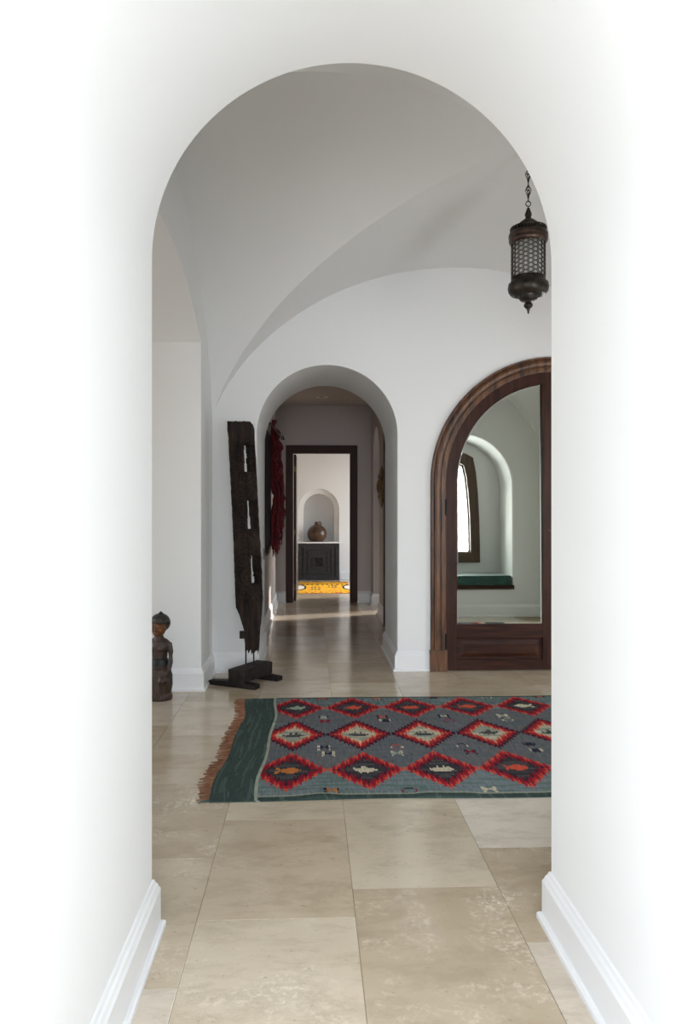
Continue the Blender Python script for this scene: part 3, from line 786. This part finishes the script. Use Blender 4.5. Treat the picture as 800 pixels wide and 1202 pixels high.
def rbox(name, c_, lx, ly, z0, z1, taper=0, m=None):
    bm = bmesh.new(); vs_ = box(bm, -lx/2, lx/2, -ly/2, ly/2, z0, z1, bev=.006)
    bmesh.ops.subdivide_edges(bm, edges=[e for e in bm.edges if e.calc_length() > .08], cuts=6, use_grid_fill=True)
    for v in bm.verts:
        if taper: 
            s = 1-taper*(abs(v.co.x)/(lx/2))**2; v.co.z = z0+(v.co.z-z0)*s
        v.co += Vector((noise.noise(v.co*9), noise.noise(v.co*9+Vector((3, 0, 0))), 0))*.006
        v.co = Vector((c_[0], c_[1], 0))+ux*v.co.x+uy*v.co.y+Vector((0, 0, v.co.z))
    return psp(from_bm(name, bm, m or M['base_wood']))
f1 = Vector((-.690, 6.62, 0)); f2 = Vector((-.690, 6.62, 0))+uy*.37+ux*.06
rbox('foot', f1, .49, .085, 0, .052, .25); rbox('foot', f2, .40, .085, 0, .052, .25)
bc = (f1+f2)/2+ux*.03; rbox('base_block', bc, .17, .47, .050, .160)

# ------------------------------------------------------------------ carved seated statue
SX, SY = -1.262, 6.20
st = empty('wooden_statue', (SX, SY, 0)); thing(st, 'small dark carved wooden figure with gilded face standing by the left arch wall', 'statue')
def loft(bm, secs, seg=28):
    rings = []
    for z, rx, ry, ox, oy in secs:
        rings.append([bm.verts.new((ox+rx*math.cos(2*PI*k/seg), oy+ry*math.sin(2*PI*k/seg), z)) for k in range(seg)])
    for a, b in zip(rings, rings[1:]):
        for k in range(seg): bm.faces.new((a[k], a[(k+1) % seg], b[(k+1) % seg], b[k]))
    bm.faces.new(rings[0]); bm.faces.new(rings[-1])
def ball(bm, c_, r, sub=2):
    q = bmesh.ops.create_icosphere(bm, subdivisions=sub, radius=1)
    for v in q['verts']: v.co = Vector((c_[0]+v.co.x*r[0], c_[1]+v.co.y*r[1], c_[2]+v.co.z*r[2]))
bm = bmesh.new()
loft(bm, [(0, .108, .095, 0, 0), (.02, .112, .098, 0, 0), (.045, .110, .096, 0, 0), (.052, .100, .088, 0, 0), (.12, .112, .10, 0, 0), (.20, .110, .102, 0, 0), (.25, .095, .09, 0, 0), (.275, .078, .072, 0, 0), (.33, .066, .058, 0, 0), (.39, .072, .060, 0, 0), (.44, .092, .062, 0, 0), (.475, .098, .056, 0, 0), (.498, .070, .045, 0, 0), (.512, .040, .038, 0, -.005), (.54, .034, .034, 0, -.008), (.56, .04, .04, 0, -.01)])
for s in (-1, 1):
    tube(bm, [(s*.088, 0, .470), (s*.104, -.004, .40), (s*.106, -.012, .32), (s*.098, -.03, .25), (s*.075, -.07, .215)], .024, 10, taper=.8)
    ball(bm, (s*.060, -.082, .208), (.026, .022, .014))
    ball(bm, (s*.060, -.045, .17), (.05, .07, .05)); ball(bm, (s*.034, -.048, .425), (.026, .018, .024))
# head
bmh = bmesh.new()
for k in range(5): ball(bm, (-.04+.02*k, -.092, .10), (.009, .012, .07))
b = from_bm('body', bm, M['statue'], st, smooth=True)
rm_ = b.modifiers.new('weld', 'REMESH'); rm_.mode = 'VOXEL'; rm_.voxel_size = .005; rm_.use_smooth_shade = True
ball(bmh, (0, -.012, .592), (.060, .060, .076), 3); ball(bmh, (0, -.052, .552), (.026, .018, .018)); 
ball(bmh, (0, -.073, .590), (.008, .014, .018)); ball(bmh, (0, -.077, .580), (.011, .011, .008))
for s in (-1, 1):
    ball(bmh, (s*.023, -.062, .604), (.013, .008, .006)); ball(bmh, (s*.024, -.063, .616), (.016, .007, .004)); ball(bmh, (s*.057, -.008, .59), (.009, .016, .024)); ball(bmh, (s*.030, -.056, .575), (.014, .010, .012))
ball(bmh, (0, -.066, .561), (.016, .009, .004)); ball(bmh, (0, -.065, .555), (.014, .009, .004))
b = from_bm('head', bmh, M['statue_face'], st, smooth=True)
rm_ = b.modifiers.new('weld', 'REMESH'); rm_.mode = 'VOXEL'; rm_.voxel_size = .0035; rm_.use_smooth_shade = True
b['label'] = 'worn golden brown face'
bm = bmesh.new()
ball(bm, (.004, .012, .634), (.085, .078, .078), 4)
for v in bm.verts:
    if v.co.z < .634 and v.co.y < .0: v.co.y = .0+(v.co.y)*.15
for k in range(24):
    a = PI*k/23; ball(bm, (.004+.072*math.cos(a), -.048+.02*abs(math.cos(a)), .634+.018*math.sin(a)), (.009, .012, .009), 1)
for z, r in ((.708, .024), (.716, .018), (.723, .008)): ball(bm, (.014, .0, z), (r, r, .008))
b = from_bm('hair', bm, M['statue_hair'], st, smooth=True)
bm = bmesh.new(); loft(bm, [(.285, .082, .075, 0, 0), (.29, .0835, .0765, 0, 0), (.335, .074, .066, 0, 0), (.34, .069, .062, 0, 0)]); from_bm('sash', bm, M['statue_band'], st, smooth=False)
st.rotation_euler = (0, 0, math.radians(-14))

# ------------------------------------------------------------------ hanging lantern
LX, LY = 1.463, 4.93
la = empty('hanging_lantern', (LX, LY, 4.03)); thing(la, 'dark bronze pierced cylindrical lantern hanging on a chain from the vault', 'lantern')
def pl(o): o.parent = la; o.matrix_parent_inverse = Matrix.Translation((-LX, -LY, -4.03)); return o
zc = (LY*math.cos(YAW)+LX*math.sin(YAW))
def Z(py): return EYE+(600-py)*zc/867.0
def ZR(py, r): return EYE+(600-py)*(zc-r)/867.0       # height of the near rim of radius r
def zp(lst): return [(r, ZR(py, r)) for r, py in lst]
bm = bmesh.new()
lathe(bm, zp([(.002, 242), (.010, 243), (.014, 245), (.022, 248), (.024, 250), (.018, 252.3), (.021, 253.6), (.020, 254.4), (.040, 255), (.060, 256.6), (.074, 259.2), (.080, 261)]), LX, LY, 36, cap=False); pl(from_bm('cap', bm, M['bronze'], smooth=True))
bm = bmesh.new(); za, zb_ = ZR(259.2, .12), ZR(263.8, .12); lathe(bm, [(.070, za-.004), (.112, za-.004)], LX, LY, 48, cap=False)
for k in range(36):
    a = 2*PI*k/36; vv = box(bm, -.0055, .0055, -.003, .003, zb_-.004, za)
    for v in vv: v.co = Vector((LX+(.118+v.co.y)*math.cos(a)-v.co.x*math.sin(a), LY+(.118+v.co.y)*math.sin(a)+v.co.x*math.cos(a), v.co.z))
tube(bm, [(LX+.118*math.cos(2*PI*k/48), LY+.118*math.sin(2*PI*k/48), za) for k in range(48)], .004, 6, closed=True)
pl(from_bm('pierced_gallery', bm, M['bronze']))
bm = bmesh.new(); lathe(bm, [(.112, zb_+.003)]+zp([(.122, 264), (.130, 266), (.131, 269), (.126, 270.6), (.129, 271.6), (.129, 273.6), (.124, 276), (.116, 278), (.113, 278.6)]), LX, LY, 48, cap=False)
pl(from_bm('upper_band', bm, M['bronze_warm'], smooth=True))
zt_, zb2 = ZR(277, .11), ZR(324, .11)
bm = bmesh.new(); lathe(bm, [(.108, zt_), (.108, zb2)], LX, LY, 48, cap=False); g_ = pl(from_bm('glass_cylinder', bm, M['lantern_glass'], smooth=True))
sol = g_.modifiers.new('thick', 'SOLIDIFY'); sol.thickness = .003
bm = bmesh.new(); R_ = .1125; nc = 22; z_top, z_bot = zt_, ZR(321, .11); pitch = (z_top-z_bot)/8.3; rr_ = pitch*.5
for c_ in range(nc):
    for r_ in range(9):
        a0 = 2*PI*c_/nc; z0 = z_bot+(r_+(.5 if c_ % 2 else 0))*pitch+.004
        ro, ri = rr_*1.08, rr_*.83; A = []; B = []
        for k in range(12):
            t = 2*PI*k/12
            for lst, rad, yy in ((A, ro, R_), (B, ri, R_+.0015)):
                aa = a0+rad*.98*math.cos(t)/R_; lst.append(bm.verts.new((LX+yy*math.cos(aa), LY+yy*math.sin(aa), z0+rad*math.sin(t))))
        for k in range(12): bm.faces.new((A[k], A[(k+1) % 12], B[(k+1) % 12], B[k]))
o = pl(from_bm('honeycomb_lattice', bm, M['bronze'])); o['kind'] = 'stuff'
sol = o.modifiers.new('thick', 'SOLIDIFY'); sol.thickness = .003
bm = bmesh.new(); lathe(bm, zp([(.112, 318.5), (.1135, 319.5), (.114, 322.5), (.120, 324), (.133, 326.5), (.136, 330), (.131, 334.5), (.117, 338.5), (.090, 341.5), (.066, 342)]), LX, LY, 48, cap=False)
for k in range(34):
    a = 2*PI*k/34; ball(bm, (LX+.127*math.cos(a), LY+.127*math.sin(a), ZR(325.6, .125)), (.006, .006, .006), 1)
pl(from_bm('lower_band', bm, M['bronze'], smooth=True))
bm = bmesh.new(); lathe(bm, zp([(.068, 341.5), (.066, 344), (.062, 345), (.060, 347), (.050, 349.5), (.034, 351.5), (.020, 352), (.018, 353), (.029, 355), (.030, 357), (.021, 359.5), (.010, 361), (.013, 362), (.006, 363.5), (.008, 364.8), (.001, 368)]), LX, LY, 32, cap=False)
pl(from_bm('finial', bm, M['bronze'], smooth=True))
bm = bmesh.new(); tube(bm, [(LX+.017*math.cos(t), LY, Z(238.3)+.017*math.sin(t)) for t in [2*PI*k/20 for k in range(20)]], .0035, 6, closed=True); pl(from_bm('hanging_ring', bm, M['iron']))
for py_ in (222.5, 203.5, 184.5):
    bm = bmesh.new()
    for q in range(4):
        a = q*PI/4
        tube(bm, [(LX+math.cos(a)*s*w_, LY+math.sin(a)*s*w_, Z(py_+h_)) for s in (1,) for w_, h_ in ((0, -7), (.012, -3), (.021, 0), (.012, 4), (0, 8), (-.012, 4), (-.021, 0), (-.012, -3))], .0022, 5, closed=True)
    ball(bm, (LX, LY, Z(py_)), (.006, .006, .006), 1); ball(bm, (LX, LY, Z(py_+8)), (.006, .006, .008), 1)
    pl(from_bm('filigree_link', bm, M['iron']))
bm = bmesh.new(); k = 0; zz = Z(232)
def lk(z, odd): 
    return [(LX+(0 if odd else .006*math.cos(t)), LY+(.006*math.cos(t) if odd else 0), z+.014*math.sin(t)) for t in [2*PI*i/12 for i in range(12)]]
for py_ in (231, 212.5, 193.5, 174.5):
    for d in (-2, 1.5):
        bm = bmesh.new(); tube(bm, lk(Z(py_+d), d > 0), .0024, 5, closed=True); pl(from_bm('chain_link', bm, M['iron']))
z = Z(171)
n_ = 0
while z < 3.99:
    bm = bmesh.new(); tube(bm, lk(z, n_ % 2), .0024, 5, closed=True); pl(from_bm('chain_link', bm, M['iron'])); z += .022; n_ += 1
bm = bmesh.new(); lathe(bm, [(.004, 3.98), (.03, 4.0), (.05, 4.03), (.052, 4.055)], LX, LY, 24); pl(from_bm('ceiling_rose', bm, M['bronze'], smooth=True))

# ------------------------------------------------------------------ hallway things
# red ragged textile on a wall rod, dark cloth behind it
rod = empty('textile_rod', (-.50, 10.3, 2.68)); thing(rod, 'black iron wall rod with a curled finial holding the red textile', 'rod')
def pr(o): o.parent = rod; o.matrix_parent_inverse = Matrix.Translation((.50, -10.3, -2.68)); return o
bm = bmesh.new(); tube(bm, [(-.535, 9.3, 2.70), (-.50, 10.2, 2.69), (-.43, 11.05, 2.66)], .011, 8); pr(from_bm('bar', bm, M['iron']))
bm = bmesh.new(); tube(bm, [(-.43+.02*math.cos(t)*(1-.1*t), 11.06, 2.66+.028*math.sin(t)) for t in [.4*i for i in range(12)]], .008, 6); ball(bm, (-.41, 11.06, 2.645), (.016, .016, .016), 1); pr(from_bm('finial', bm, M['iron']))
for yy in (9.45, 10.8):
    bm = bmesh.new(); tube(bm, [(-.60, yy, 2.62), (-.55, yy, 2.66), (-.53+(yy-9.3)*.05, yy, 2.695-(yy-9.3)*.018)], .008, 6); pr(from_bm('bracket', bm, M['iron']))
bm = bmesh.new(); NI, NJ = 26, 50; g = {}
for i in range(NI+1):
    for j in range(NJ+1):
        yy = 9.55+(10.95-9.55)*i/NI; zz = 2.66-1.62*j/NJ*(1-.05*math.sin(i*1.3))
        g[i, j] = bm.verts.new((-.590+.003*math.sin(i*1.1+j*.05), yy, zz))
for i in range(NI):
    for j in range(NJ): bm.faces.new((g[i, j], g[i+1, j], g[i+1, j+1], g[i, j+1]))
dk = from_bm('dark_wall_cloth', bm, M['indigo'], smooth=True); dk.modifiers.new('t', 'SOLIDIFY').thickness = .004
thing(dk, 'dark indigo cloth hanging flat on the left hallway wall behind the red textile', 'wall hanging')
RX = random.Random(5)
rt = empty('red_textile', (-.48, 10.9, 2.6)); thing(rt, 'ragged crimson fringed textile hanging at the left of the hallway', 'textile')
def pt(o): o.parent = rt; o.matrix_parent_inverse = Matrix.Translation((.48, -10.9, -2.6)); return o
# drooping layers, narrow at the top, widest at two thirds, ragged below
WID = [(2.92, -.565, -.545), (2.66, -.60, -.463), (2.50, -.60, -.425), (2.37, -.60, -.452), (2.19, -.60, -.413), (2.0, -.60, -.403), (1.90, -.59, -.400), (1.80, -.535, -.398), (1.70, -.54, -.390), (1.58, -.585, -.388), (1.44, -.595, -.413), (1.18, -.60, -.425), (1.09, -.585, -.475), (.93, -.56, -.525)]
def wid(z):
    for (a, l0, r0), (b_, l1, r1) in zip(WID, WID[1:]):
        if z >= b_: 
            t = (a-z)/(a-b_); return l0+(l1-l0)*t, r0+(r1-r0)*t
    return WID[-1][1:]
for layer in range(4):
    bm = bmesh.new(); g = {}; NI, NJ = 16, 120
    zt, zb = 2.90-.02*layer, 1.02+.10*((layer*2) % 3)
    for j in range(NJ+1):
        z = zt+(zb-zt)*j/NJ; l_, r_ = wid(z)
        l_ += .012*math.sin(z*21+layer*2)+.02*noise.noise(Vector((z*9, layer, 0))); r_ += .034*math.sin(z*33+layer)*(.4+.6*math.sin(z*5+layer))-.008*layer
        for i in range(NI+1):
            u = i/NI; x = max(l_+(r_-l_)*u, -.578)
            y = 10.86-.05*layer+.035*math.sin(u*14+layer*1.7+z*2)+.03*noise.noise(Vector((u*6, z*10, layer)))
            g[i, j] = bm.verts.new((x, y, z+.02*noise.noise(Vector((u*20, layer, z*3)))))
    for j in range(NJ):
        for i in range(NI):
            z = zt+(zb-zt)*j/NJ
            if z < 1.95 and noise.noise(Vector((i*.35, j*.09, layer*5+1))) > .28: continue
            bm.faces.new((g[i, j], g[i+1, j], g[i+1, j+1], g[i, j+1]))
    bmesh.ops.delete(bm, geom=[v for v in bm.verts if not v.link_faces], context='VERTS')
    o = pt(from_bm('cloth_layer', bm, M['red_cloth_b'] if layer == 3 else M['red_cloth'], smooth=True, fix=False)); o.modifiers.new('t', 'SOLIDIFY').thickness = .006
bm = bmesh.new()
for k in range(260):
    z = RX.uniform(1.05, 2.5) if k % 2 else RX.uniform(1.05, 1.5)
    l_, r_ = wid(z); side = RX.random() < .35 if z > 1.5 else None
    x = RX.uniform(r_-.03, r_+.005) if (z > 1.5) else RX.uniform(l_+.02, r_)
    y = 10.74+RX.uniform(-.05, .12); L_ = RX.uniform(.05, .15)
    tube(bm, [(x, y, z), (x+RX.uniform(-.008, .014), y-.01, z-L_*.5), (x+RX.uniform(-.012, .012), y, z-L_)], .0055, 4, taper=.7)
    ball(bm, (x, y, z-L_), (.009, .009, .010), 1)
o = pt(from_bm('tassel_fringe', bm, M['red_cloth'])); o['kind'] = 'stuff'

# wall switch on the corridor arch
sw = box_obj('wall_switch', (AX0, AX0+.008, 8.20, 8.28, 1.03, 1.15), M['dark_plastic'], bev=.002); thing(sw, 'small dark switch plate inside the corridor arch below the red textile', 'switch')
box_obj('rocker', (AX0+.008, AX0+.014, 8.225, 8.255, 1.06, 1.12), M['dark_plastic'], sw)
# brass disc on right hallway wall
mdl = empty('brass_medallion', (HXR, 10.75, 1.925)); thing(mdl, 'round dark brass embossed disc on the right hallway wall', 'wall ornament')
bm = bmesh.new(); lathe(bm, [(.31, 0), (.312, .012), (.30, .020), (.275, .018), (.26, .030), (.225, .030), (.20, .044), (.12, .050), (.10, .050), (.085, .062), (.05, .075), (.0, .080)], 0, 0, 48)
bmesh.ops.rotate(bm, verts=bm.verts, matrix=Matrix.Rotation(-PI/2, 3, 'Y')); from_bm('disc', bm, M['brass'], mdl, smooth=True)
for k in range(12):
    a = 2*PI*k/12; bm = bmesh.new(); ball(bm, (-.046, .16*math.cos(a), .16*math.sin(a)), (.010, .018, .018), 2); from_bm('boss', bm, M['brass'], mdl, smooth=True)
# recessed ceiling light
cl = empty('recessed_ceiling_light', (.17, 11.75, HC)); thing(cl, 'small round recessed light in the hallway ceiling, unlit', 'ceiling light')
bm = bmesh.new(); lathe(bm, [(.060, -.002), (.095, -.001), (.098, -.006), (.092, -.012), (.062, -.009), (.060, -.002)], 0, 0, 32, cap=False); from_bm('trim_ring', bm, M['white_plastic'], cl)
bm = bmesh.new(); lathe(bm, [(.001, -.0015), (.060, -.0015), (.060, -.0045), (.001, -.0045)], 0, 0, 32, cap=False); from_bm('lens', bm, M['dark_plastic'], cl)

# ------------------------------------------------------------------ far room cabinet, ledge, vase
cx0, cx1 = -.295, .645
cab = empty('black_cabinet', ((cx0+cx1)/2, FARY-.05, 0)); thing(cab, 'low black carved panelled cabinet under the far arched niche', 'cabinet')
def pc(o): o.parent = cab; o.matrix_parent_inverse = Matrix.Translation((-(cx0+cx1)/2, -FARY+.05, 0)); return o
pc(box_obj('body', (cx0, cx1, FARY-.14, FARY-.002, .0, .835), M['charcoal'], bev=.004))
mx, mz = (cx0+cx1)/2, .41
def ring_frame(name, hw, hh, t, y0, y1):
    bm = bmesh.new(); prism(bm, [[(mx-hw, mz-hh), (mx-hw, mz+hh), (mx+hw, mz+hh), (mx+hw, mz-hh)], [(mx-hw+t, mz-hh+t), (mx-hw+t, mz+hh-t), (mx+hw-t, mz+hh-t), (mx+hw-t, mz-hh+t)]], fXZ, y0, y1)
    return pc(from_bm(name, bm, M['charcoal']))
ring_frame('outer_frame', .455, .400, .06, FARY-.175, FARY-.141); ring_frame('panel_frame', .345, .335, .045, FARY-.170, FARY-.141); ring_frame('panel_frame', .24, .26, .03, FARY-.165, FARY-.141)
ring_frame('panel_frame', .12, .13, .025, FARY-.175, FARY-.141)
bm = bmesh.new()
for i in range(4):
    for j in range(4):
        x = mx-.069+.046*i; z = mz-.074+.049*j; box(bm, x-.017, x+.017, FARY-.17, FARY-.141, z-.017, z+.017, bev=.004)
pc(from_bm('carved_rosettes', bm, M['base_wood']))
bm = bmesh.new(); ball(bm, (mx+.40, FARY-.185, .45), (.012, .014, .012)); pc(from_bm('knob', bm, M['brass']))
lg = box_obj('niche_ledge', (cx0-.03, cx1+.02, FARY-.19, FARY-.001, .837, .870), M['marble'], bev=.004); struct(lg); lg.name = 'trim_3'
vx, vy, vz = .135, FARY+.07, .872
va = empty('clay_jug', (vx, vy, vz)); thing(va, 'round brown clay jug with small neck standing in the far arched niche', 'jug')
bm = bmesh.new(); lathe(bm, [(.10, 0), (.14, .006), (.19, .05), (.218, .11), (.226, .17), (.222, .22), (.20, .275), (.165, .32), (.12, .355), (.075, .382), (.055, .40), (.05, .43), (.05, .452), (.036, .452), (.03, .41)], 0, 0, 40, cap=False)
bm.faces.new([v for v in bm.verts if abs(v.co.z) < 1e-5]); from_bm('pot', bm, M['clay'], va, smooth=True)
bm = bmesh.new(); tube(bm, [(.045, 0, .43), (.075, 0, .455), (.088, 0, .425), (.083, 0, .38), (.10, 0, .345)], .013, 8); from_bm('handle', bm, M['clay'], va, smooth=True)
